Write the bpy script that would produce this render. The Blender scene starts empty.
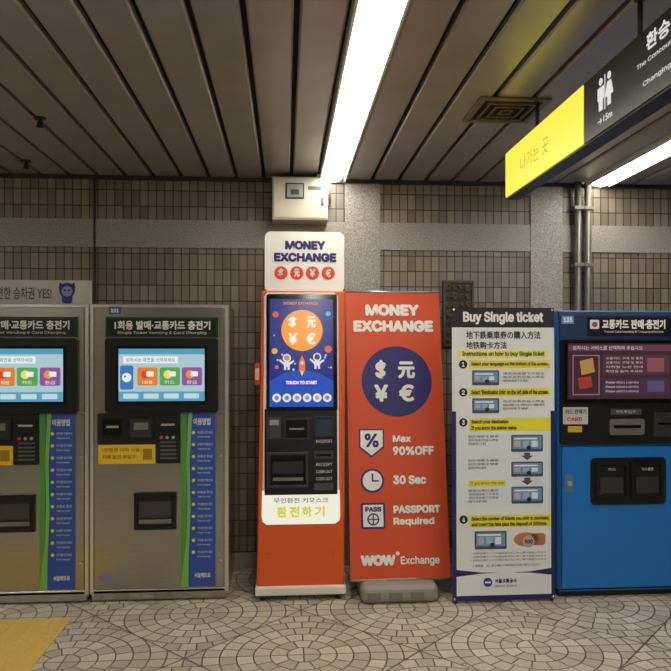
import bpy, math, random, os
from mathutils import Vector
random.seed(4)
S=bpy.context.scene
try: S.view_settings.view_transform='Standard'
except Exception: pass
COL=S.collection
FONT=None
try:
    p=os.path.join(bpy.utils.system_resource('DATAFILES',path='fonts'),'Inter.woff2')
    if os.path.exists(p): FONT=bpy.data.fonts.load(p)
except Exception as ex: print('font',ex)
def lin(c):
    return tuple(((v/255)/12.92 if v/255<=0.04045 else ((v/255+0.055)/1.055)**2.4) for v in c)+(1,)
_m={}
def mat(rgb,rough=.5,metal=0,emit=0,spec=.5):
    k=(rgb,rough,metal,emit,spec)
    if k in _m: return _m[k]
    m=bpy.data.materials.new('paint_%d_%d_%d'%rgb); m.use_nodes=True
    nt=m.node_tree; b=nt.nodes['Principled BSDF']
    b.inputs['Base Color'].default_value=lin(rgb)
    b.inputs['Roughness'].default_value=rough
    b.inputs['Metallic'].default_value=metal
    b.inputs['Specular IOR Level'].default_value=spec
    if emit:
        b.inputs['Emission Color'].default_value=lin(rgb); b.inputs['Emission Strength'].default_value=emit
        b.inputs['Base Color'].default_value=(0.01,0.01,0.01,1)
    else:
        n=nt.nodes.new('ShaderNodeTexNoise'); n.inputs['Scale'].default_value=9
        tc=nt.nodes.new('ShaderNodeTexCoord'); nt.links.new(tc.outputs['Object'],n.inputs['Vector'])
        r=nt.nodes.new('ShaderNodeMapRange'); r.inputs['To Min'].default_value=max(0,rough-.05); r.inputs['To Max'].default_value=min(1,rough+.05)
        nt.links.new(n.outputs['Fac'],r.inputs['Value']); nt.links.new(r.outputs['Result'],b.inputs['Roughness'])
    _m[k]=m; return m
def mesh_obj(name,verts,faces,m,parent=None,smooth=False):
    me=bpy.data.meshes.new(name); me.from_pydata(verts,[],faces); me.update()
    ms=m if isinstance(m,list) else [m]
    for x in ms: me.materials.append(x)
    if smooth:
        for p in me.polygons: p.use_smooth=True
    o=bpy.data.objects.new(name,me); COL.objects.link(o)
    if parent: o.parent=parent
    return o
def boxdata(x0,x1,y0,y1,z0,z1,V,Fc):
    n=len(V)
    V+= [(x0,y0,z0),(x1,y0,z0),(x1,y1,z0),(x0,y1,z0),(x0,y0,z1),(x1,y0,z1),(x1,y1,z1),(x0,y1,z1)]
    Fc+= [tuple(n+i for i in f) for f in ((0,3,2,1),(4,5,6,7),(0,1,5,4),(1,2,6,5),(2,3,7,6),(3,0,4,7))]
def box(name,x0,x1,y0,y1,z0,z1,m,parent=None,bevel=0,seg=2):
    V=[];Fc=[];boxdata(x0,x1,y0,y1,z0,z1,V,Fc)
    o=mesh_obj(name,V,Fc,m,parent)
    if bevel:
        b=o.modifiers.new('bevel','BEVEL'); b.width=bevel; b.segments=seg
    return o
def boxes(name,L,m,parent=None,bevel=0,seg=2):
    V=[];Fc=[]
    for b in L: boxdata(*b,V,Fc)
    o=mesh_obj(name,V,Fc,m,parent)
    if bevel:
        q=o.modifiers.new('bevel','BEVEL'); q.width=bevel; q.segments=seg
    return o
def empty(name,loc=(0,0,0),rot=(0,0,0),parent=None):
    o=bpy.data.objects.new(name,None); COL.objects.link(o); o.location=loc; o.rotation_euler=rot
    o.empty_display_size=.1
    if parent: o.parent=parent
    return o
def prism(name,pts,yf,yb,m,parent=None):
    a=sum(pts[i][0]*pts[(i+1)%len(pts)][1]-pts[(i+1)%len(pts)][0]*pts[i][1] for i in range(len(pts)))
    if a<0: pts=pts[::-1]
    n=len(pts)
    V=[(x,yf,z) for x,z in pts]+[(x,yb,z) for x,z in pts]
    Fc=[tuple(range(n)),tuple(range(2*n-1,n-1,-1))]+[((i+1)%n,i,n+i,n+(i+1)%n) for i in range(n)]
    return mesh_obj(name,V,Fc,m,parent)
def cyl(name,p0,p1,r,m,parent=None,n=24):
    p0=Vector(p0);p1=Vector(p1);d=(p1-p0).normalized()
    a=d.orthogonal().normalized(); b=d.cross(a)
    V=[];
    for p in (p0,p1):
        for i in range(n):
            t=2*math.pi*i/n; V.append(tuple(p+a*r*math.cos(t)+b*r*math.sin(t)))
    Fc=[(i,(i+1)%n,n+(i+1)%n,n+i) for i in range(n)]+[tuple(range(n-1,-1,-1)),tuple(range(n,2*n))]
    o=mesh_obj(name,V,Fc,m,parent)
    for p in o.data.polygons[:n]: p.use_smooth=True
    return o
def rr(x0,x1,z0,z1,r,n=6):
    P=[]
    for cx,cz,a0 in ((x1-r,z1-r,0),(x0+r,z1-r,90),(x0+r,z0+r,180),(x1-r,z0+r,270)):
        for i in range(n+1):
            a=math.radians(a0+90*i/n); P.append((cx+r*math.cos(a),cz+r*math.sin(a)))
    return P
_tc={}
def text_raw(s):
    if s in _tc: return _tc[s]
    cu=bpy.data.curves.new('t','FONT'); cu.body=s; cu.resolution_u=4
    if FONT and all(ord(ch)<0x250 or ch=='€' for ch in s): cu.font=FONT
    o=bpy.data.objects.new('t',cu); COL.objects.link(o)
    bpy.context.view_layer.update()
    me=bpy.data.meshes.new_from_object(o.evaluated_get(bpy.context.evaluated_depsgraph_get()))
    r=([v.co.copy() for v in me.vertices],[tuple(p.vertices) for p in me.polygons])
    bpy.data.objects.remove(o); bpy.data.curves.remove(cu); bpy.data.meshes.remove(me)
    _tc[s]=r; return r
class Face:
    """flat front panel: layout units -> local metres; d = protrusion toward the viewer"""
    def __init__(s,parent,ox,oy,sx,sz,fx=None,fz=None):
        s.p=parent; s.X=fx or (lambda x,y:(x-ox)*sx); s.Z=fz or (lambda y:(oy-y)*sz); s.k=(sx+sz)/2
    def rect(s,name,x0,y0,x1,y1,m,d=.002,r=0,back=0):
        ym=(y0+y1)/2
        a,b,c,e=s.X(x0,ym),s.X(x1,ym),s.Z(y1),s.Z(y0)
        if r: return prism(name,rr(a,b,c,e,r*s.k),-d,back,m,s.p)
        return box(name,a,b,-d,back,c,e,m,s.p)
    def poly(s,name,pts,m,d=.002,back=0):
        return prism(name,[(s.X(x,y),s.Z(y)) for x,y in pts],-d,back,m,s.p)
    def disc(s,name,x,y,r,m,d=.002,n=40,ry=None):
        cx,cz=s.X(x,y),s.Z(y); q=(ry or r)*s.k; r*=s.k
        return prism(name,[(cx+r*math.cos(2*math.pi*i/n),cz+q*math.sin(2*math.pi*i/n)) for i in range(n)],-d,0,m,s.p)
    def frame(s,name,x0,y0,x1,y1,t,m,d=.015):
        a,b,c,e=s.X(x0,y0),s.X(x1,y0),s.Z(y1),s.Z(y0); t*=s.k
        return boxes(name,[(a,b,-d,0,c,c+t),(a,b,-d,0,e-t,e),(a,a+t,-d,0,c+t,e-t),(b-t,b,-d,0,c+t,e-t)],m,s.p,bevel=min(.0015,t*.3))
    def text(s,t,x0,y0,x1,y1,m,d=.004,bold=0.0,name='lettering'):
        """bold = stroke thickening as a fraction of the letter height"""
        vs,fs=text_raw(t)
        if not vs: return
        xs=[v.x for v in vs]; ys=[v.y for v in vs]
        ax,bx,ay,by=min(xs),max(xs),min(ys),max(ys)
        ym=(y0+y1)/2
        X0,X1,Z0,Z1=s.X(x0,ym),s.X(x1,ym),s.Z(y1),s.Z(y0)
        q=bold*(Z1-Z0); X0+=q;X1-=q;Z0+=q;Z1-=q
        offs=[(0,0)]+([(q*math.cos(math.pi*i/4),q*math.sin(math.pi*i/4)) for i in range(8)] if bold else [])
        V=[];Fc=[]
        for i,(ox,oz) in enumerate(offs):
            n=len(V)
            for v in vs: V.append((X0+(v.x-ax)/(bx-ax+1e-9)*(X1-X0)+ox,-d-.00004*i,Z0+(v.y-ay)/(by-ay+1e-9)*(Z1-Z0)+oz))
            Fc+=[tuple(n+k for k in f) for f in fs]
        return mesh_obj(name,V,Fc,m,s.p)

# ------------------------------------------------------------ materials
def nodes(name):
    m=bpy.data.materials.new(name); m.use_nodes=True
    nt=m.node_tree; return m,nt,nt.nodes,nt.links,nt.nodes['Principled BSDF']
def steel(name,c0,c1,rough=.33,metal=.85):
    m,nt,N,L,b=nodes(name)
    tc=N.new('ShaderNodeTexCoord'); mp=N.new('ShaderNodeMapping'); mp.inputs['Scale'].default_value=(2,2,140)
    L.new(tc.outputs['Object'],mp.inputs['Vector'])
    n=N.new('ShaderNodeTexNoise'); n.inputs['Scale'].default_value=3; n.inputs['Detail'].default_value=4
    L.new(mp.outputs[0],n.inputs['Vector'])
    r=N.new('ShaderNodeValToRGB'); r.color_ramp.elements[0].color=lin(c0); r.color_ramp.elements[1].color=lin(c1)
    r.color_ramp.elements[0].position=.3; r.color_ramp.elements[1].position=.7
    L.new(n.outputs['Fac'],r.inputs[0]); L.new(r.outputs[0],b.inputs['Base Color'])
    b.inputs['Metallic'].default_value=metal; b.inputs['Roughness'].default_value=rough
    return m
STEEL=steel('brushed_steel',(168,163,154),(186,181,172),.24,.95)
STEEL_L=steel('steel_trim',(216,212,202),(232,228,218),.26)
PANEL=steel('ceiling_panel',(160,157,149),(170,167,159),.34,.35)
def granite(name,c0,c1,sc=160):
    m,nt,N,L,b=nodes(name)
    tc=N.new('ShaderNodeTexCoord')
    n=N.new('ShaderNodeTexNoise'); n.inputs['Scale'].default_value=sc; n.inputs['Detail'].default_value=3
    L.new(tc.outputs['Object'],n.inputs['Vector'])
    r=N.new('ShaderNodeValToRGB'); r.color_ramp.elements[0].color=lin(c0); r.color_ramp.elements[1].color=lin(c1)
    r.color_ramp.elements[0].position=.38; r.color_ramp.elements[1].position=.62
    L.new(n.outputs['Fac'],r.inputs[0]); L.new(r.outputs[0],b.inputs['Base Color']); b.inputs['Roughness'].default_value=.45
    return m
GRAN=granite('granite',(124,120,112),(172,168,159))
def tilewall():
    m,nt,N,L,b=nodes('brown_wall_tile')
    tc=N.new('ShaderNodeTexCoord'); sp=N.new('ShaderNodeSeparateXYZ'); cb=N.new('ShaderNodeCombineXYZ')
    L.new(tc.outputs['Object'],sp.inputs[0])
    ad=N.new('ShaderNodeMath'); ad.operation='ADD'; L.new(sp.outputs['X'],ad.inputs[0]); L.new(sp.outputs['Y'],ad.inputs[1])
    L.new(ad.outputs[0],cb.inputs['X']); L.new(sp.outputs['Z'],cb.inputs['Y'])
    br=N.new('ShaderNodeTexBrick'); br.offset=0; br.squash=1
    br.inputs['Scale'].default_value=1; br.inputs['Brick Width'].default_value=.056; br.inputs['Row Height'].default_value=.108
    br.inputs['Mortar Size'].default_value=.0035; br.inputs['Mortar Smooth'].default_value=.1
    br.inputs['Color1'].default_value=lin((142,131,114)); br.inputs['Color2'].default_value=lin((112,102,87)); br.inputs['Mortar'].default_value=lin((50,45,38))
    L.new(cb.outputs[0],br.inputs['Vector'])
    L.new(br.outputs['Color'],b.inputs['Base Color']); b.inputs['Roughness'].default_value=.35
    bp=N.new('ShaderNodeBump'); bp.inputs['Distance'].default_value=.004; bp.inputs['Strength'].default_value=.6; bp.invert=True
    L.new(br.outputs['Fac'],bp.inputs['Height']); L.new(bp.outputs[0],b.inputs['Normal'])
    return m
TILE=tilewall()
def floormat():
    m,nt,N,L,b=nodes('fan_pattern_stone_floor')
    def M(op,a,b_=None,c=None):
        n=N.new('ShaderNodeMath'); n.operation=op
        for i,v in enumerate((a,b_,c)):
            if v is None: continue
            if isinstance(v,(int,float)): n.inputs[i].default_value=v
            else: L.new(v,n.inputs[i])
        return n.outputs[0]
    tc=N.new('ShaderNodeTexCoord'); sp=N.new('ShaderNodeSeparateXYZ'); L.new(tc.outputs['Object'],sp.inputs[0])
    SS=1.16; w=.082
    x=M('SUBTRACT',sp.outputs['X'],.09); y=M('SUBTRACT',sp.outputs['Y'],3.40)
    def loc(off):
        xs=M('DIVIDE',M('ADD',x,off),SS); ys=M('DIVIDE',M('ADD',y,off),SS)
        lx=M('MULTIPLY',M('SUBTRACT',xs,M('ROUND',xs)),SS); ly=M('MULTIPLY',M('SUBTRACT',ys,M('ROUND',ys)),SS)
        r=M('SQRT',M('ADD',M('MULTIPLY',lx,lx),M('MULTIPLY',ly,ly)))
        return lx,ly,r
    ax,ay,ar=loc(0); bx,by,brr=loc(SS/2)
    f=M('LESS_THAN',ar,brr)
    def sel(a,b_): return M('ADD',M('MULTIPLY',a,f),M('MULTIPLY',b_,M('SUBTRACT',1,f)))
    lx,ly,r=sel(ax,bx),sel(ay,by),sel(ar,brr)
    q=M('DIVIDE',r,w); k=M('FLOOR',q); fr=M('FRACT',q)
    nn=M('ADD',M('MULTIPLY',k,6),4)
    an=M('ADD',M('DIVIDE',M('ARCTAN2',ly,lx),2*math.pi),.5)
    aa=M('MULTIPLY',an,nn); fa=M('FRACT',aa); ia=M('FLOOR',aa)
    dr=M('MULTIPLY',M('MINIMUM',fr,M('SUBTRACT',1,fr)),w)
    da=M('DIVIDE',M('MULTIPLY',M('MULTIPLY',M('MINIMUM',fa,M('SUBTRACT',1,fa)),2*math.pi),r),nn)
    db=M('MULTIPLY',M('ABSOLUTE',M('SUBTRACT',ar,brr)),.5)
    d=M('MINIMUM',M('MINIMUM',dr,da),db)
    g=N.new('ShaderNodeMapRange'); g.inputs['From Min'].default_value=.0018; g.inputs['From Max'].default_value=.0052
    L.new(d,g.inputs['Value'])
    cv=N.new('ShaderNodeCombineXYZ'); L.new(k,cv.inputs[0]); L.new(ia,cv.inputs[1]); L.new(f,cv.inputs[2])
    wn=N.new('ShaderNodeTexWhiteNoise'); L.new(cv.outputs[0],wn.inputs['Vector'])
    r1=N.new('ShaderNodeValToRGB'); r1.color_ramp.elements[0].color=lin((164,155,138)); r1.color_ramp.elements[1].color=lin((198,188,170))
    L.new(wn.outputs['Value'],r1.inputs[0])
    no=N.new('ShaderNodeTexNoise'); no.inputs['Scale'].default_value=120; L.new(tc.outputs['Object'],no.inputs['Vector'])
    mx=N.new('ShaderNodeMixRGB'); mx.blend_type='OVERLAY'; mx.inputs[0].default_value=.4; L.new(r1.outputs[0],mx.inputs[1]); L.new(no.outputs['Fac'],mx.inputs[2])
    m2=N.new('ShaderNodeMixRGB'); m2.inputs[1].default_value=lin((80,73,62)); L.new(g.outputs[0],m2.inputs[0]); L.new(mx.outputs[0],m2.inputs[2])
    L.new(m2.outputs[0],b.inputs['Base Color']); b.inputs['Roughness'].default_value=.38
    bp=N.new('ShaderNodeBump'); bp.inputs['Distance'].default_value=.003; bp.inputs['Strength'].default_value=.5
    L.new(g.outputs[0],bp.inputs['Height']); L.new(bp.outputs[0],b.inputs['Normal'])
    return m
FLOOR=floormat()
BLACK=mat((13,13,15),.35); BLACKG=mat((9,9,11),.12); DARK=mat((28,28,30),.5)
GREY=mat((110,108,102),.5); NAVY=mat((26,26,104),.45)
TW=mat((228,228,222),.6)
# ------------------------------------------------------------ room
CH=2.685; YW=4.8; XL,XR,YB=-5.2,5.6,-3.2
box('floor',XL,XR,YB,YW+.2,-.1,0,FLOOR)
box('wall_back',XL,XR,YW,YW+.2,0,CH+.15,TILE)
box('wall_left',XL-.2,XL,YB,YW+.2,0,CH+.15,TILE)
box('wall_right',XR,XR+.2,YB,YW+.2,0,CH+.15,TILE)
box('wall_front',XL,XR,YB-.2,YB,0,CH+.15,GRAN)
V=[];Fc=[];mi=[]
boxdata(XL,XR,YB,YW,CH+.04,CH+.15,V,Fc); mi+=[0]*6
pitch=.188
fix={1:1,11:1,-19:1}
for k in range(-28,30):
    a=.04+pitch*k; b=a+pitch
    if a<XL or b>XR: continue
    if k in fix: continue
    g=.011
    prof=[(a+g,CH+.03),(a+g,CH+.008),(a+g+.008,CH),(b-g-.008,CH),(b-g,CH+.008),(b-g,CH+.03)]
    ys=[YB,-1.2,1.8,YW]
    for j in range(3):
        n=len(V); y0,y1=ys[j]+.002,ys[j+1]-.002
        V+=[(x,y0,z) for x,z in prof]+[(x,y1,z) for x,z in prof]
        for i in range(5): Fc.append((n+i,n+i+1,n+6+i+1,n+6+i)); mi.append(1)
        Fc.append(tuple(n+i for i in range(6))); Fc.append(tuple(n+6+i for i in range(5,-1,-1))); mi+=[1,1]
me=mesh_obj('ceiling',V,Fc,[mat((10,10,10),.8),PANEL])
for p,i in zip(me.data.polygons,mi): p.material_index=i
TUBE=mat((255,249,236),.5,0,22.5)
HOUS=mat((225,222,214),.4)
for k in (1,11,-19):
    a=.04+pitch*k; c=a+pitch/2
    e=empty('fluorescent_ceiling_light',(c,0,CH))
    y0,y1=-2.8,YW-.06
    boxes('housing',[(-.09,.09,y0,y1,.01,.04),(-.09,-.08,y0,y1,-.03,.01),(.08,.09,y0,y1,-.03,.01)],HOUS,e)
    n=10; pr=[(.064*math.cos(math.pi*i/n),-.004-.034*math.sin(math.pi*i/n)) for i in range(n+1)]
    for q in range(4):
        yy0=y0+.02+(y1-y0-.04)*q/4; yy1=y0+.02+(y1-y0-.04)*(q+1)/4-.02
        prism('diffuser_%d'%q,pr,yy0,yy1,TUBE,e)
box('trim_1',XL,XR,YW-.012,YW,2.20,2.39,GRAN)
box('trim_2',.414,.66,YW-.016,YW,0,CH,GRAN)
box('trim_3',1.737,1.97,YW-.016,YW,0,CH,GRAN)
box('trim_4',-1.30,-1.285,YW-.014,YW,0,CH,mat((50,46,40),.6))
box('trim_5',XL,XR,YW-.03,YW,CH-.025,CH,mat((60,58,54),.5,.4))
box('baseboard_back',XL,XR,YW-.012,YW,0,.1,GRAN)

# ------------------------------------------------------------ ticket machines (steel)
def ticket_machine(x0):
    e=empty('ticket_vending_machine',(x0,4.19,0))
    W=.816; s=W/138; H=1.773
    box('cabinet',0.003,W-.003,.012,.56,.03,H,STEEL,e,bevel=.006)
    box('plinth',.02,W-.02,.03,.54,0,.04,DARK,e)
    F=Face(e,90,600,s,.00597)
    boxes('front_frame',[(0,.022,-.004,.1,.05,H),(W-.022,W,-.004,.1,.05,H),(.022,W-.022,-.004,.1,H-.02,H),(.022,W-.022,0,.1,.05,.075)],STEEL_L,e,bevel=.003)
    F.rect('kick_plate',92,589,226,598,STEEL,.0,back=.03)
    F.rect('door_plate',95,413,223,587,STEEL,.002,back=.02)
    F.rect('top_plate',95,307,223,411,STEEL,.004,back=.02)
    F.rect('number_label',109,306,121,313,mat((60,80,160),.5),.006)
    F.text('101',111,307.5,119,311.5,TW,.008,.06)
    F.rect('title_strip',106,316,218,336,mat((20,70,44),.3),.014,back=.02)
    F.rect('title_face',108,318,216,335,mat((16,26,22),.3),.016)
    F.text('1회용 발매·교통카드 충전기',115,319.5,210,328.5,TW,.018,.035)
    F.text('Single Ticket Vending & Card Charging',118,330.2,206,333.4,TW,.018)
    F.rect('screen_bezel',106,337,218,411,BLACK,.028,r=3,back=.02)
    F.frame('screen_rim',117,345,207,402,2.5,BLACKG,.034)
    F.rect('screen',119,347,205,400,mat((186,216,226),.3,0,.8),.030)
    F.rect('screen_header',119,347,205,353,mat((84,170,200),.3,0,.8),.031)
    F.rect('screen_note',124,355,178,362,mat((235,245,248),.3,0,.9),.031,r=1)
    F.text('원하시는 화면을 선택하세요',127,356.5,175,360.5,mat((60,60,70),.5),.032)
    F.rect('mascot_tile',121,364,134,388,mat((60,130,200),.3,0,.8),.032,r=2)
    F.disc('mascot',127.5,376,4.6,mat((240,245,250),.3,0,.9),.033,20); F.disc('mascot_eye',126,375,1,mat((40,60,130),.3,0,.6),.034,10)
    for i,(c,c2,t) in enumerate([((240,140,50),(225,70,50),'1회용'),((90,180,90),(240,230,120),'카드'),((150,90,170),(245,150,60),'환급')]):
        x=138+i*22
        F.rect('button_%d'%i,x,366,x+20,384,mat(c,.3,0,.8),.032,r=2)
        F.disc('icon_%d'%i,x+8,373,4.2,mat(c2,.3,0,.9),.033,20)
        F.rect('icon_card_%d'%i,x+9,370,x+16,375,mat((245,245,240),.3,0,.9),.034,r=.8)
        F.text(t,x+5,379,x+15,382.5,mat((250,250,250),.3,0,.9),.034)
    F.rect('screen_footer',119,390,205,400,mat((100,176,204),.3,0,.75),.031)
    for i in range(4): F.rect('key_%d'%i,124+i*20,392,139+i*20,397,mat((200,230,240),.3,0,.85),.032,r=1)
    F.rect('payment_panel',98,412,180,443,mat((26,26,28),.35),.012,r=2)
    F.frame('coin_slot_frame',102,416,124,436,2,BLACK,.022); F.rect('coin_slot',104,418,122,434,BLACKG,.014)
    F.rect('coin_bar',107,424,119,426,STEEL_L,.020)
    F.frame('card_frame',128,415,154,438,2,BLACK,.024); F.rect('card_pad',130,417,152,436,mat((50,50,54),.2),.016)
    F.rect('card_pad_mark',134,421,148,428,GREY,.018,r=1)
    F.rect('bill_mouth',158,416,178,430,BLACK,.030,r=2); F.rect('bill_slot',161,422,175,424,STEEL_L,.032)
    for i in range(3): F.disc('lamp_%d'%i,161+6*i,436,1.6,mat((200,60,40) if i==0 else (160,160,150),.4),.016,14)
    F.rect('receipt_block',156,432,180,462,mat((24,24,26),.3),.014,r=1)
    for i in range(5): F.rect('grille_%d'%i,160,440+i*4,176,441.6+i*4,mat((90,90,90),.4),.016)
    F.rect('caution_plate',99,443,155,462,mat((226,188,36),.5),.016,r=1)
    F.text('1만원권 이하 사용',103,446,140,450,DARK,.018)
    F.text('지폐 동전 투입구',103,453,136,457,DARK,.018)
    F.rect('caution_slot',143,447,152,458,mat((150,120,30),.5),.018)
    F.frame('dispenser_frame',134,491,176,528,3,BLACK,.02)
    F.rect('dispenser_back',136,493,174,526,mat((24,24,26),.3),.004)
    F.poly('dispenser_flap',[(139,500),(171,500),(171,516),(139,516)],mat((60,58,56),.2),.012)
    F.rect('dispenser_lip',139,518,171,522,GREY,.016)
    F.rect('guide_green',180,411,187,586,mat((80,148,52),.5),.006)
    F.rect('guide_sticker',186,411,215,586,mat((44,78,160),.5),.008)
    F.poly('guide_wave',[(180,586),(186,540),(187,500),(186,460),(188,411),(192,411),(189,460),(190,510),(188,560),(188,586)],mat((116,180,78),.5),.010)
    for i in range(11):
        y=430+i*12
        F.disc('bullet_%d'%i,193,y+1.5,1.6,mat((230,210,60),.5),.011,12)
        F.text(random.choice(['승차권 이용안내','요금을 넣으세요','카드를 받으세요','보증금 환급']),197,y,212,y+2.6,TW,.011)
        F.text(random.choice(['Select language','Insert money','Take your card']),197,y+5,210,y+7,TW,.011)
    F.text('이용방법',193,417,210,424,TW,.011,.02)
    F.text('서울메트로',194,572,210,577,TW,.011,.02)
    for yy in (455,560): cyl('lock',(.03+W-.075,-.010,(600-yy)*.00597),(.03+W-.075,.005,(600-yy)*.00597),.008,STEEL_L,e)
    F.rect('qr_label',100,572,110,580,mat((120,120,160),.5),.005)
    return e
ticket_machine(-1.158)
ticket_machine(-1.158-.822)

e=empty('notice_board',(-1.176,4.28,1.775))
F=Face(e,92,303,.0061,.0061)
F.rect('panel',-45,279,92,303,mat((196,193,185),.5),.0,back=.02)
F.text('편리한 승차권',-40,286,-8,298,mat((70,68,64),.5),.002,.01)
F.text('간편한 승차권 YES!',-6,286,54,298,mat((70,68,64),.5),.002,.01)
F.rect('mascot_body',64,292,74,302,mat((60,60,140),.5),.004,r=3)
F.disc('mascot_head',69,289,7.5,mat((50,50,120),.5),.005,24)
F.disc('mascot_face',69,290,5.2,mat((150,150,210),.5),.006,24)
F.disc('mascot_eye_l',67,289,1.1,DARK,.007,10); F.disc('mascot_eye_r',71,289,1.1,DARK,.007,10)
F.poly('mascot_ear_l',[(61,287),(62,281),(66,284)],mat((50,50,120),.5),.005)
F.poly('mascot_ear_r',[(77,287),(76,281),(72,284)],mat((50,50,120),.5),.005)

# ------------------------------------------------------------ money exchange kiosk
OR=mat((212,84,26),.4); ORP=mat((202,72,32),.5)
e=empty('currency_exchange_kiosk',(0,4.15,0))
lean=math.atan(.14/1.80)
V=[(-.172,0,.065),(.355,0,.065),(.355,.42,.065),(-.172,.42,.065),(-.148,.14,1.868),(.375,.14,1.868),(.375,.42,1.868),(-.148,.42,1.868)]
o=mesh_obj('body',V,[(0,3,2,1),(4,5,6,7),(0,1,5,4),(1,2,6,5),(2,3,7,6),(3,0,4,7)],OR,e)
q=o.modifiers.new('b','BEVEL'); q.width=.012; q.segments=3
box('base_tray',-.18,.362,-.03,.43,.035,.085,mat((216,212,204),.4),e,bevel=.008)
for i,(x,y) in enumerate([(-.14,.01),(.32,.01),(-.14,.4),(.32,.4)]):
    cyl('caster_%d'%i,(x-.012,y,.02),(x+.012,y,.02),.02,DARK,e); cyl('caster_stem_%d'%i,(x,y,.02),(x,y,.05),.008,GREY,e)
fe=empty('front_face',(-.172,-.001,.065),(-lean,0,0),e)
def kx(x,y):
    t=(587-y)/297; L=257+5*t; R=344+2*t
    return .024*t+(x-L)/(R-L)*.525
F=Face(fe,257,587,.006,.00609,fx=kx)
WB=mat((232,230,226),.45)
F.poly('white_surround',[(265,296),(268,292),(334,292),(338,296),(339,492),(263,492)],WB,.006)
F.poly('light_box',[(262.5,491),(339.5,491),(340,516),(339,521),(335,524),(267,524),(263,521),(262,516)],mat((246,245,226),.4,0,.9),.010)
F.rect('screen_bezel',267,294,337,412,BLACKG,.016,r=2)
F.rect('control_panel',265,410,337,495,mat((20,20,22),.3),.014,r=1)
F.rect('screen',270,299,333,408,mat((36,52,150),.2,0,.62),.018)
F.poly('screen_ground',[(270,382),(285,374),(302,371),(318,374),(333,382),(333,408),(270,408)],mat((34,92,206),.2,0,.7),.019)
F.text('MONEY EXCHANGE',284,302,318,305,mat((240,140,60),.3,0,.8),.020,.05)
F.disc('screen_coin',302,331,21,mat((252,152,50),.2,0,.95),.020)
for t,x,y in (('$',293,322.5),('元',311,322.5),('¥',293,339.5),('€',311,339.5)):
    F.text(t,x-4.5,y-6,x+4.5,y+6,mat((255,240,220),.3,0,1),.022,.04)
rnd=random.Random(2)
for i in range(16):
    F.disc('star_%d'%i,rnd.uniform(273,331),rnd.uniform(305,372),rnd.uniform(.5,1.3),mat((200,210,255),.3,0,.8),.0195,10)
for i,(x,y,r,c) in enumerate([(276,315,3.2,(230,90,80)),(328,314,2.5,(90,200,220)),(275,352,3,(250,180,60)),(328,350,3.6,(240,110,50)),(277,368,2,(240,90,120))]):
    F.disc('planet_%d'%i,x,y,r,mat(c,.3,0,.8),.021,20)
def astro(i,x,y,c):
    A=mat((232,236,248),.3,0,.8)
    F.disc('cartoon_head_%d'%i,x,y,4.2,A,.022,20); F.disc('cartoon_visor_%d'%i,x,y,2.8,mat(c,.3,0,.7),.0235,16)
    F.rect('cartoon_body_%d'%i,x-3,y+3.5,x+3,y+9,A,.021,r=1.5)
    F.poly('cartoon_arm_%d'%i,[(x-3,y+4),(x-7,y+1),(x-7.5,y+3),(x-3,y+7)],A,.021); F.poly('cartoon_arm_b%d'%i,[(x+3,y+4),(x+7,y+2),(x+7,y+4),(x+3,y+7)],A,.021)
    F.rect('cartoon_leg_%d'%i,x-2.8,y+8.5,x-.6,y+12,A,.021); F.rect('cartoon_leg_b%d'%i,x+.8,y+8.5,x+2.8,y+12,A,.021)
astro(0,287,359,(250,150,80)); astro(1,317,358,(60,70,130))
F.poly('rocket',[(299,372),(299,363),(302,356),(305,363),(305,372)],mat((245,120,60),.3,0,.85),.022); F.disc('rocket_window',302,364,1.5,mat((240,240,250),.3,0,.9),.024,14)
F.poly('rocket_flame',[(300,372),(304,372),(302,377)],mat((255,210,80),.3,0,1),.022)
F.rect('screen_button',282,379,321,388,mat((40,60,200),.3,0,.8),.021,r=3)
F.text('TOUCH TO START',286,382,317,385.5,mat((255,255,255),.3,0,1),.023,.05)
for i in range(6):
    F.disc('flag_%d'%i,277+i*10,399,4.4,mat((240,240,245),.3,0,.85),.021,20)
    F.disc('flag_in_%d'%i,277+i*10,399,2.2,mat([(190,120,130),(130,140,200),(220,150,140),(140,170,200),(210,190,140),(180,130,140)][i],.3,0,.7),.0225,16)
F.frame('bill_in_frame',284,419,309,441,2,DARK,.026); F.rect('bill_in',286,421,307,439,BLACKG,.016); F.rect('bill_in_slot',289,429,304,431,mat((120,120,125),.3),.020)
F.rect('key_red',268,418,281,440,mat((60,60,64),.3),.018,r=1); F.rect('key_label',270,421,279,426,mat((150,150,160),.4),.020)
F.frame('scanner_frame',314,418,334,438,1.5,DARK,.022); F.rect('scanner_glass',316,420,332,436,mat((50,60,80),.1),.016)
F.text('PASSPORT',316,441,332,444,TW,.016)
F.frame('bill_out_frame',268,453,308,488,2.5,mat((50,50,54),.3),.030); F.rect('bill_out',270,455,306,486,BLACKG,.016)
F.rect('bill_out_flap',273,462,303,474,mat((44,44,48),.15),.022); F.rect('bill_out_lip',273,478,303,481,GREY,.024)
F.rect('receipt',314,452,333,460,mat((60,60,64),.3),.022,r=1); F.rect('receipt_slot',316,455,331,457,BLACKG,.024)
for i in range(3):
    F.text('RECEIPT' if i==0 else 'COIN OUT',316,464+i*7,332,467+i*7,TW,.016)
F.rect('coin_out',314,484,333,491,mat((90,90,94),.3,.6),.020,r=1)
F.text('무인환전 키오스크',274,498,328,503,mat((90,86,80),.5),.012,.01)
for i,ch in enumerate('환전하기'):
    F.text(ch,277+i*12.5,506.5,287+i*12.5,517,mat((226,222,70),.4,0,.85),.012,.05)
for xx in (268,333): F.disc('screw_%d'%xx,xx,552,1.6,mat((180,80,40),.4),.004,12)
box('side_reader',-.185,-.155,.03,.12,1.29,1.42,mat((180,56,46),.4),e,bevel=.004)
box('side_reader_face',-.182,-.158,.026,.03,1.32,1.39,mat((220,170,160),.4),e)
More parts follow.
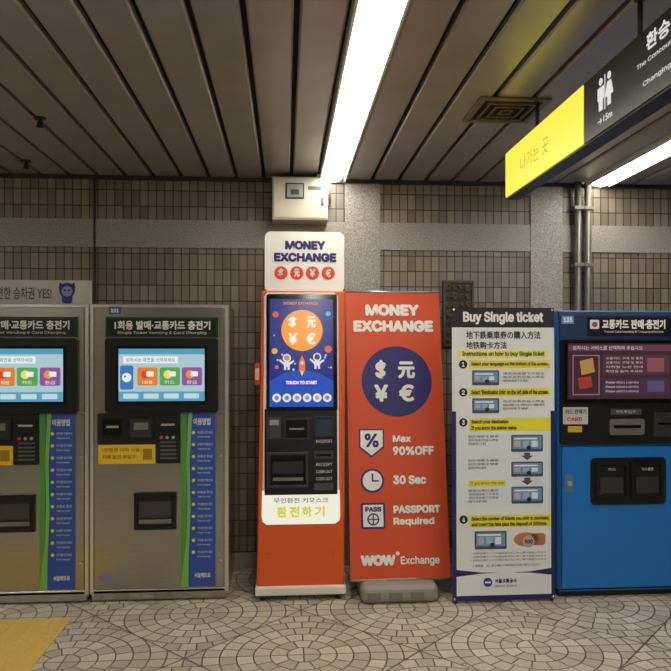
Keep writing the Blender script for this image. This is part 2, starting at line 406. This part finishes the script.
se=empty('top_sign',(-.128,.17,1.862),(0,0,0),e)
F=Face(se,265,291,.497/79,.0063)
F.rect('sign_board',265,231,344,291,mat((242,240,236),.35),.0,r=6,back=.03)
box('sign_post',.1,.4,.03,.05,-.1,.2,GREY,se)
F.text('MONEY',285,240,325,249,NAVY,.003,.09)
F.text('EXCHANGE',274,252,336,261,NAVY,.003,.09)
for i,t in enumerate('$元¥€'):
    x=281+i*15.6
    F.disc('sign_coin_%d'%i,x,272,6.6,mat((222,60,34),.4),.003)
    F.text(t,x-2.8,268,x+2.8,276,TW,.005,.05)

# ------------------------------------------------------------ money exchange banner
BL=math.atan(.32/1.745)
e=empty('money_exchange_banner',(.39,4.13,.123))
fe=empty('banner_sheet',(0,0,0),(-BL,0,0),e)
def bx(x,y):
    t=(y-292)/288; L=348+2*t; R=440+10*t
    return (x-L)/(R-L)*.61
def bz(y):
    t=(y-292)/288; D=4.45-.32*t
    return (1.5+(350-y)*D/683-.123)/math.cos(BL)
F=Face(fe,0,0,.0061,.0062,fx=bx,fz=bz)
box('cloth',0,.61,0,.004,-.01,bz(292),ORP,fe)
cyl('top_rail',(0,0.002,bz(292)),(.61,.002,bz(292)),.007,mat((190,188,180),.3,.8),fe)
cyl('bottom_rail',(0,0.002,-.01),(.61,.002,-.01),.007,mat((190,188,180),.3,.8),fe)
F.text('MONEY',367,304.5,420,316,TW,.003,.09)
F.text('EXCHANGE',355,320.5,434,332,TW,.003,.09)
F.disc('blue_circle',397.5,381,36.5,mat((34,28,100),.5),.003,64)
for t,x,y,w,h in (('$',382,370,6,10),('元',407,370,8.5,8.5),('¥',382,393,7,8.5),('€',407,393,7.5,8.5)):
    F.text(t,x-w,y-h,x+w,y+h,TW,.005,.05)
pts=[(361,430),(383,430),(383,446),(372,455),(361,446)]
F.poly('discount_outline',[(359.5,428.5),(384.5,428.5),(384.5,447),(372,457),(359.5,447)],NAVY,.003)
F.poly('discount_face',pts,TW,.0045)
F.text('%',365,433,379,447,NAVY,.006,.05)
F.text('Max',393,435,411,442,TW,.003,.07); F.text('90%OFF',393,446,434,455,TW,.003,.07)
F.disc('clock_rim',372.5,480,12,NAVY,.003); F.disc('clock_face',372.5,480,9.8,TW,.0045)
F.rect('clock_hand_1',371.8,473,373.4,481,NAVY,.006); F.rect('clock_hand_2',372,479.5,379,481,NAVY,.006)
F.text('30 Sec',393,475,426,484,TW,.003,.07)
F.rect('passport_outline',361,502,385,528,NAVY,.003,r=2); F.rect('passport_face',363,504,383,526,TW,.0045,r=1)
F.text('PASS',365,506,381,511,NAVY,.006,.08); F.disc('globe',373,518.5,6,NAVY,.006,24); F.disc('globe_in',373,518.5,4.6,TW,.007,24)
F.rect('globe_line_h',367,518,379,519,NAVY,.008); F.rect('globe_line_v',372.4,513,373.6,524,NAVY,.008)
F.text('PASSPORT',393,505,440,513,TW,.003,.08); F.text('Required',393,517,434,526,TW,.003,.06)
F.text('WOW',360,554,395,565,TW,.003,.11); F.text('Exchange',400,556,439,566,TW,.003,.03)
F.disc('logo_dot',397,553,2,TW,.003,12)
cyl('pole',(.305,.36,-.06),(.305,.335,1.74),.010,GREY,e)
cyl('arm',(.305,.34,1.74),(.305,.325,1.745),.006,GREY,e)
BASE=mat((142,138,130),.5)
boxes('water_base',[(.055,.52,-.10,.40,-.123,-.012)],BASE,e,bevel=.04,seg=4)
boxes('base_ribs',[(.09+i*.13,.17+i*.13,-.104,-.09,-.095,-.05) for i in range(3)],mat((118,114,108),.5),e,bevel=.004)
box('bottom_clip',.22,.40,-.02,.05,-.05,.0,BASE,e,bevel=.005)

# ------------------------------------------------------------ single ticket banner
e=empty('ticket_instruction_banner',(.984,4.01,.0),(-.012,0,0))
F=Face(e,452,602,.00603,.00592)
BN=mat((26,30,96),.5); YL=mat((228,218,56),.5); TXT=mat((26,26,34),.6); WP=mat((218,221,222),.5); SKY=mat((100,150,196),.5)
F.rect('sheet',452,306,555,599,BN,.0,back=.004)
F.rect('header_bar',452,306,555,326,mat((20,18,30),.5),.001)
F.rect('paper',456,326,551,560,WP,.0015)
F.rect('paper_top',452,326,555,410,WP,.001)
F.text('Buy Single ticket',463,310,544,323,TW,.003,.045)
F.text('地下鉄乗車券の購入方法',466,329.5,541,337.5,TXT,.003,.02); F.text('地铁购卡方法',466,340,507,347.5,TXT,.003,.02)
F.rect('underline_0',458,349,549,356.5,mat((232,228,110),.5),.002); F.text('Instructions on how to buy Single ticket',462,350,545,355.5,TXT,.004,.03)
def step(n,y,lines,h=7):
    F.disc('bullet_%s'%n,463,y+3,4.2,mat((20,20,24),.5),.004,20); F.text(n,461.6,y+.6,464.4,y+5.4,TW,.0055,.05)
    F.rect('highlight_'+n,469,y-1,551,y-1+h*len(lines)+1,YL,.002)
    for i,l in enumerate(lines): F.text(l,471,y+.5+i*h,471+min(78,len(l)*1.62),y+5.2+i*h,TXT,.004,.03)
def shot(x,y,w,h,i):
    F.rect('device_%d'%i,x,y,x+w,y+h,mat((70,76,90),.5),.003,r=1); F.rect('device_screen_%d'%i,x+1.5,y+1.5,x+w-1.5,y+h-3,SKY,.004)
    F.rect('device_bar_%d'%i,x+3,y+3,x+w-6,y+4.5,TW,.005)
    for j in range(3): F.rect('device_btn_%d'%i,x+3+j*(w-6)/3,y+6,x+3+(j+.7)*(w-6)/3,y+h-5,mat([(190,170,150),(150,180,190),(220,225,230)][j],.5),.005)
    F.disc('pointer_%d'%i,x+w*.55,y+h*.75,2.2,mat((30,30,40),.5),.006,12)
def lines(x,y,w,n,i,lh=3.6):
    for j in range(n):
        F.text(random.choice(['画面下の言語を選択','画面左側の選択','请选择画面下方语言','目的地駅を検索','购买张数并投入押金']),x,y+j*lh,x+w*(1 if j<n-1 else .6),y+j*lh+2.5,TXT,.003)
step('1',360,['Select your language on the bottom of the screen.'])
shot(472,369,27,15,1); lines(503,371,42,3,1)
step('2',388,['Select \'Destination Info\' on the left side of the screen.'])
shot(472,397,27,15,2); lines(503,399,42,3,2)
F.rect('step3_band',456,414,551,505,mat((212,220,226),.5),.0018)
step('3',418,['Search your destination','If you know the station name'],6.2)
lines(468,434,30,3,3); shot(511,434,32,17,3)
F.poly('arrow_1',[(524,452),(530,452),(530,455),(533,455),(527,459.5),(521,455),(524,455)],mat((80,80,90),.5),.004)
lines(468,458,30,3,4); shot(511,461,32,15,4)
F.poly('arrow_2',[(524,477),(530,477),(530,480),(533,480),(527,484.5),(521,480),(524,480)],mat((80,80,90),.5),.004)
F.rect('tip_band',468,479,505,485,YL,.003); F.text('If you know the line',470,480.3,503,484,TXT,.004); lines(468,488,30,4,5); shot(511,486,32,17,5)
step('4',515,['Select the number of tickets you wish to purchase,','and insert the fare plus the deposit of 500won.'],5.6)
shot(474,530,32,18,6)
F.disc('hand_coin',526,539,13,mat((186,120,80),.6),.003,24,ry=7); F.rect('wrist',530,533,545,545,mat((170,110,76),.6),.003,r=3)
F.disc('coin',528,541,6,mat((170,168,160),.4),.0045,20); F.text('500',524,539,532,543,TXT,.006,.05)
for j in range(3): F.text('一回用交通カードの保証金は払い戻し機で返金されます',470,551+j*3.4,546,553+j*3.4,TXT,.003)
F.poly('footer_wave',[(456,560),(551,560),(551,568),(530,571),(505,572),(480,571),(456,568)],WP,.0016)
F.text('※ 降車後、払い戻し機から保証金をお受け取りください',472,563,540,565.5,TXT,.003)
F.poly('footer_white',[(456,575),(480,572.5),(505,571.5),(530,572.5),(551,575),(551,594),(456,594)],WP,.0018)
F.disc('logo',487,581,4.5,mat((40,60,160),.5),.003,24); F.rect('logo_bar',484,580.2,490,581.8,TW,.005)
F.text('서울교통공사',494,577.5,516,582,NAVY,.003,.04); F.text('Seoul Metro',494,583.5,516,586,NAVY,.003)
for i,(a,b) in enumerate([((.02,.006,1.75),(.33,.10,.75)),((.60,.006,1.75),(.30,.10,.75)),((.02,.006,.03),(.33,.10,.75)),((.60,.006,.03),(.30,.10,.75)),((.31,.10,.75),(.31,.34,.008))]):
    cyl('stand_rod_%d'%i,a,b,.006,DARK,e,12)
for i,(x,z) in enumerate([(.012,1.74),(.609,1.74),(.012,.03),(.609,.03)]):
    cyl('grommet_%d'%i,(x,-.003,z),(x,.004,z),.007,STEEL_L,e,16)
for i,x in enumerate((.02,.60)): cyl('foot_%d'%i,(x,.006,0.008),(x,.006,.03),.010,DARK,e,12)

# ------------------------------------------------------------ blue ticket machine
e=empty('transit_card_machine',(1.642,4.06,0))
W=.83
BLUE=mat((24,112,192),.36)
F=Face(e,557,597,.0062,.00605,fx=lambda x,y:(x-557)*.0062)
box('cabinet',0.0,W,.01,.60,.05,1.739,BLUE,e,bevel=.006)
box('plinth',.015,W-.015,.03,.58,0,.055,DARK,e)
R=557+W/.0062-1
F.rect('top_cap',557.5,311,R,315,mat((40,60,90),.4),.012,back=.02)
F.rect('head_panel',558.5,315,R,339,mat((30,52,84),.35),.008,back=.02)
F.rect('number_label',560,315,572,323,mat((70,150,220),.5),.012); F.text('135',561.5,316.5,570.5,321.5,TW,.014,.06)
F.rect('title_strip',586,317,R-2,334,mat((22,22,28),.3),.016)
F.rect('title_logo',588,319,597,328,mat((220,220,230),.4),.018,r=1); F.disc('title_logo_dot',592.5,323.5,2.8,mat((150,60,140),.4),.020,16)
F.text('교통카드 판매·충전기',600,318.5,664,328,TW,.018,.035); F.text('Transit Card Vending & Charging Machine',602,329.5,662,332.5,TW,.018)
F.rect('screen_bezel',559,339,R-1,402,mat((16,14,16),.25),.022,r=2,back=.02)
F.frame('screen_rim',563,340.5,R-16,400,2,BLACKG,.030)
F.rect('screen',565,342.5,R-18,398,mat((84,54,64),.2,0,.42),.024)
F.rect('screen_banner',566,344,R-20,350,mat((130,76,100),.2,0,.5),.026)
F.text('원하시는 서비스를 선택하여 주십시오',570,345,640,349,mat((235,215,220),.3,0,.7),.028)
DP=mat((108,66,76),.2,0,.45); LT=mat((225,200,205),.3,0,.7)
F.rect('info_panel',600,354,R-22,374,DP,.026,r=1); F.rect('info_panel_b',600,377,R-22,394,mat((92,62,88),.2,0,.45),.026,r=1)
for j in range(4): F.text(random.choice(['교통카드 구매 및 충전','지하철 노선 안내','화면을 눌러 주세요']),603,356+j*4.3,640,358.6+j*4.3,LT,.028)
for j in range(3): F.text('Please select a service',603,380+j*4.4,636,382.5+j*4.4,LT,.028)
F.rect('thumb',645,357,662,371,mat((170,100,110),.2,0,.5),.028); F.rect('thumb_b',645,380,662,391,mat((110,96,140),.2,0,.5),.028)
F.frame('screen_card',570,354,597,394,1,mat((190,140,150),.2,0,.5),.026)
F.poly('screen_card_pic',[(577,360),(590,357),(592,371),(579,374)],mat((220,170,90),.2,0,.5),.027)
F.poly('screen_card_pic2',[(575,377),(588,375),(590,386),(577,388)],mat((200,70,60),.2,0,.5),.027)
F.rect('payment_panel',559,402,R-1,443,mat((20,20,22),.35),.014,r=2,back=.02)
F.rect('price_label',561,406,586,423,mat((190,190,186),.5),.016,r=1)
F.text('카드 판매기',563,408,584,413,NAVY,.018,.02); F.text('CARD',565,416,580,420,mat((190,80,60),.5),.018,.05)
F.rect('yellow_tag',566,425,580,431,mat((200,160,60),.5),.016)
F.rect('card_mouth',607,418,642,434,mat((150,148,142),.3,.7),.030,r=3); F.rect('card_slot',611,424,638,427,BLACKG,.032)
F.rect('card_mouth_label',609,408,640,414,mat((70,70,74),.4),.016); F.text('카드투입구',614,409.5,634,412.5,TW,.018)
F.rect('coin_block',652,412,676,436,mat((60,60,62),.3,.3),.022,r=2); F.rect('coin_slot',656,422,672,424,BLACKG,.024)
F.rect('door',561,446,R-3,587,BLUE,.006,r=1,back=.02)
F.frame('door_edge',558,444,R-1,590,1,mat((20,88,150),.4),.006)
F.rect('tray_plate',589,457,665,504,mat((16,18,24),.3),.014,r=4)
F.frame('tray_left',593,461,626,499,3,BLACK,.026); F.rect('tray_left_back',596,464,623,496,mat((26,26,28),.15),.016)
F.frame('tray_right',629,461,662,499,3,BLACK,.026); F.rect('tray_right_back',632,464,659,496,mat((26,26,28),.15),.016)
F.rect('tray_flap_l',598,476,621,492,mat((50,50,52),.1),.021); F.rect('tray_flap_r',634,476,657,492,mat((50,50,52),.1),.021)
F.text('카드',606,467,614,470,TW,.018); F.text('거스름돈',640,467,652,470,TW,.018)
F.rect('lock_plate',563,473,572,491,mat((96,140,180),.3,.5),.012,r=2); F.disc('lock',567.5,482,2.6,STEEL_L,.020,20)

# ------------------------------------------------------------ wall items
e=empty('electrical_junction_box',(-.09,4.62,2.37))
CR=mat((196,190,172),.45)
box('case',0,.376,0,.175,0,.29,CR,e,bevel=.006)
box('cover',.012,.364,-.008,0,.012,.278,mat((206,200,182),.45),e,bevel=.003)
box('window_frame',.09,.215,-.016,-.006,.14,.245,mat((60,58,54),.4),e,bevel=.003)
box('window_glass',.10,.205,-.018,-.014,.150,.235,mat((150,165,160),.1),e)
box('dial',.125,.18,-.020,-.017,.165,.2,mat((90,60,50),.4),e)
box('label',.24,.33,-.010,-.007,.2,.225,mat((90,110,100),.5),e)
box('handle',.33,.345,-.02,-.006,.1,.15,GREY,e,bevel=.002)
box('wall_bracket',.05,.33,.16,.178,.02,.27,GREY,e)
cyl('conduit_stub',(.39,.09,.12),(.39,.09,.315),.012,GREY,e); cyl('conduit_elbow',(.37,.09,.12),(.402,.09,.12),.012,GREY,e)
e=empty('conduit_pipe',(2.06,4.735,0))
PIPE=mat((92,90,84),.4,.3)
for i,x in enumerate((0,.072)):
    cyl('pipe_%d'%i,(x,0,0),(x,0,CH-.002),.024,PIPE,e)
    for z in (.6,1.4,2.1,2.5): boxes('clamp',[(x-.034,x+.034,-.028,.05,z-.012,z+.012)],GREY,e,bevel=.002)
e=empty('bronze_wall_relief',(1.10,4.772,1.52))
BR=mat((50,45,38),.45,.3); BR2=mat((84,76,64),.4,.3)
box('plate',0,.225,0,.026,0,.47,BR,e,bevel=.006)
F=Face(e,0,470,.001,.001)
F.frame('rim',4,4,221,466,16,BR2,.014)
rq=random.Random(7)
for i in range(7):
    for j in range(4):
        x,y=42+j*47+rq.uniform(-6,6),50+i*61+rq.uniform(-8,8); r=rq.uniform(14,24)
        F.disc('boss_%d_%d'%(i,j),x,y,r,BR2,.010+rq.uniform(0,.008),14,ry=r*rq.uniform(.7,1.4)); F.disc('boss_in_%d_%d'%(i,j),x+4,y-3,r*.45,BR,.022,12)
e=empty('ceiling_air_vent',(.91,3.16,CH))
VM=mat((120,106,78),.35,.4)
w=.34
boxes('rim',[(0,w,0,.03,-.012,.0),(0,w,w-.03,w,-.012,.0),(0,.03,.03,w-.03,-.012,0),(w-.03,w,.03,w-.03,-.012,0)],VM,e,bevel=.002)
box('throat',.03,w-.03,.03,w-.03,-.002,.0,mat((10,10,10),.7),e)
for i in range(3):
    a=.055+i*.042; b=w-a
    boxes('louvre_%d'%i,[(a,b,a,a+.010,-.016,-.002),(a,b,b-.010,b,-.016,-.002),(a,a+.010,a+.01,b-.01,-.016,-.002),(b-.010,b,a+.01,b-.01,-.016,-.002)],VM,e)
for x,y in ((-1.25,3.62),(-1.62,4.45)):
    e=empty('fire_sprinkler',(x,y,CH))
    cyl('rose',(0,0,-.006),(0,0,.002),.03,mat((60,58,54),.3,.6),e); cyl('stem',(0,0,-.04),(0,0,0),.009,DARK,e); cyl('deflector',(0,0,-.048),(0,0,-.044),.018,DARK,e)
    for t in (-1,1): cyl('yoke',(t*.014,0,-.044),(t*.006,0,-.012),.0025,DARK,e,8)

# ------------------------------------------------------------ hanging sign (faces -x)
e=empty('hanging_direction_sign',(1.15,3.54,2.287),(0,0,-math.pi/2))
LEN=2.5; HH=.246
box('casing',0,LEN,.004,.075,0,HH,mat((20,20,22),.4),e,bevel=.004)
F=Face(e,0,0,1,1,fz=lambda y:HH-y)
F.rect('yellow_light_panel',.005,.008,.945,HH-.010,mat((246,228,66),.4,0,1.1),.002,back=.006)
F.text('나가는 곳',.24,.09,.60,.165,mat((200,180,64),.4,0,.75),.004,.0)
F.rect('black_panel',.955,.008,LEN-.01,HH-.008,mat((22,22,24),.3),.002,back=.006)
SW=mat((240,240,240),.4,0,.8)
for i,x in enumerate((1.10,1.165)):
    F.disc('head_%d'%i,x,.055,.013,SW,.004,20)
    if i==0: F.poly('man',[(x-.024,.075),(x+.024,.075),(x+.024,.12),(x+.016,.12),(x+.014,.16),(x-.014,.16),(x-.016,.12),(x-.024,.12)],SW,.004)
    else: F.poly('woman',[(x-.014,.075),(x+.014,.075),(x+.03,.125),(x+.012,.125),(x+.012,.16),(x-.012,.16),(x-.012,.125),(x-.03,.125)],SW,.004)
F.rect('divider',1.131,.04,1.134,.165,SW,.004)
F.text('→15m',1.08,.185,1.19,.21,SW,.004,.03)
F.text('환승 갈아타는 곳',1.42,.03,1.95,.085,SW,.004,.03)
F.text('The Concourse',1.36,.105,1.60,.12,SW,.004,.02)
F.text('Changing Trains',1.40,.172,1.68,.192,SW,.004,.02)
for i,x in enumerate((.35,1.3,2.2)):
    cyl('hanger_%d'%i,(x,.04,HH-.005),(x,.04,CH-2.287),.009,DARK,e); cyl('hanger_rose_%d'%i,(x,.04,CH-2.287-.008),(x,.04,CH-2.287),.02,DARK,e)

# ------------------------------------------------------------ tactile paving
V=[];Fc=[]
t=.3
for i in range(9):
    for j in range(3):
        x1=-1.19-i*t; y1=3.95-j*t
        boxdata(x1-t+.002,x1-.002,y1-t+.002,y1-.002,0,.004,V,Fc)
        for a in range(6):
            for b_ in range(6):
                cx=x1-t+.025+.05*a; cy=y1-t+.025+.05*b_; n=len(V)
                for r,z in ((.013,.004),(.009,.008)):
                    for q in range(8): V.append((cx+r*math.cos(q*math.pi/4),cy+r*math.sin(q*math.pi/4),z))
                for q in range(8): Fc.append((n+q,n+(q+1)%8,n+8+(q+1)%8,n+8+q))
                Fc.append(tuple(n+8+q for q in range(8)))
mesh_obj('tactile_paving',V,Fc,mat((206,172,84),.55))

w=bpy.data.worlds.new('world'); w.use_nodes=True; S.world=w
w.node_tree.nodes['Background'].inputs[0].default_value=(.05,.05,.05,1)
c=bpy.data.cameras.new('camera'); co=bpy.data.objects.new('camera',c); COL.objects.link(co)
co.location=(0,0,1.5); co.rotation_euler=(math.pi/2,0,-math.radians(4.15))
c.sensor_width=36; c.lens=36*690/671; c.shift_y=14.5/671; c.clip_start=.05
S.camera=co
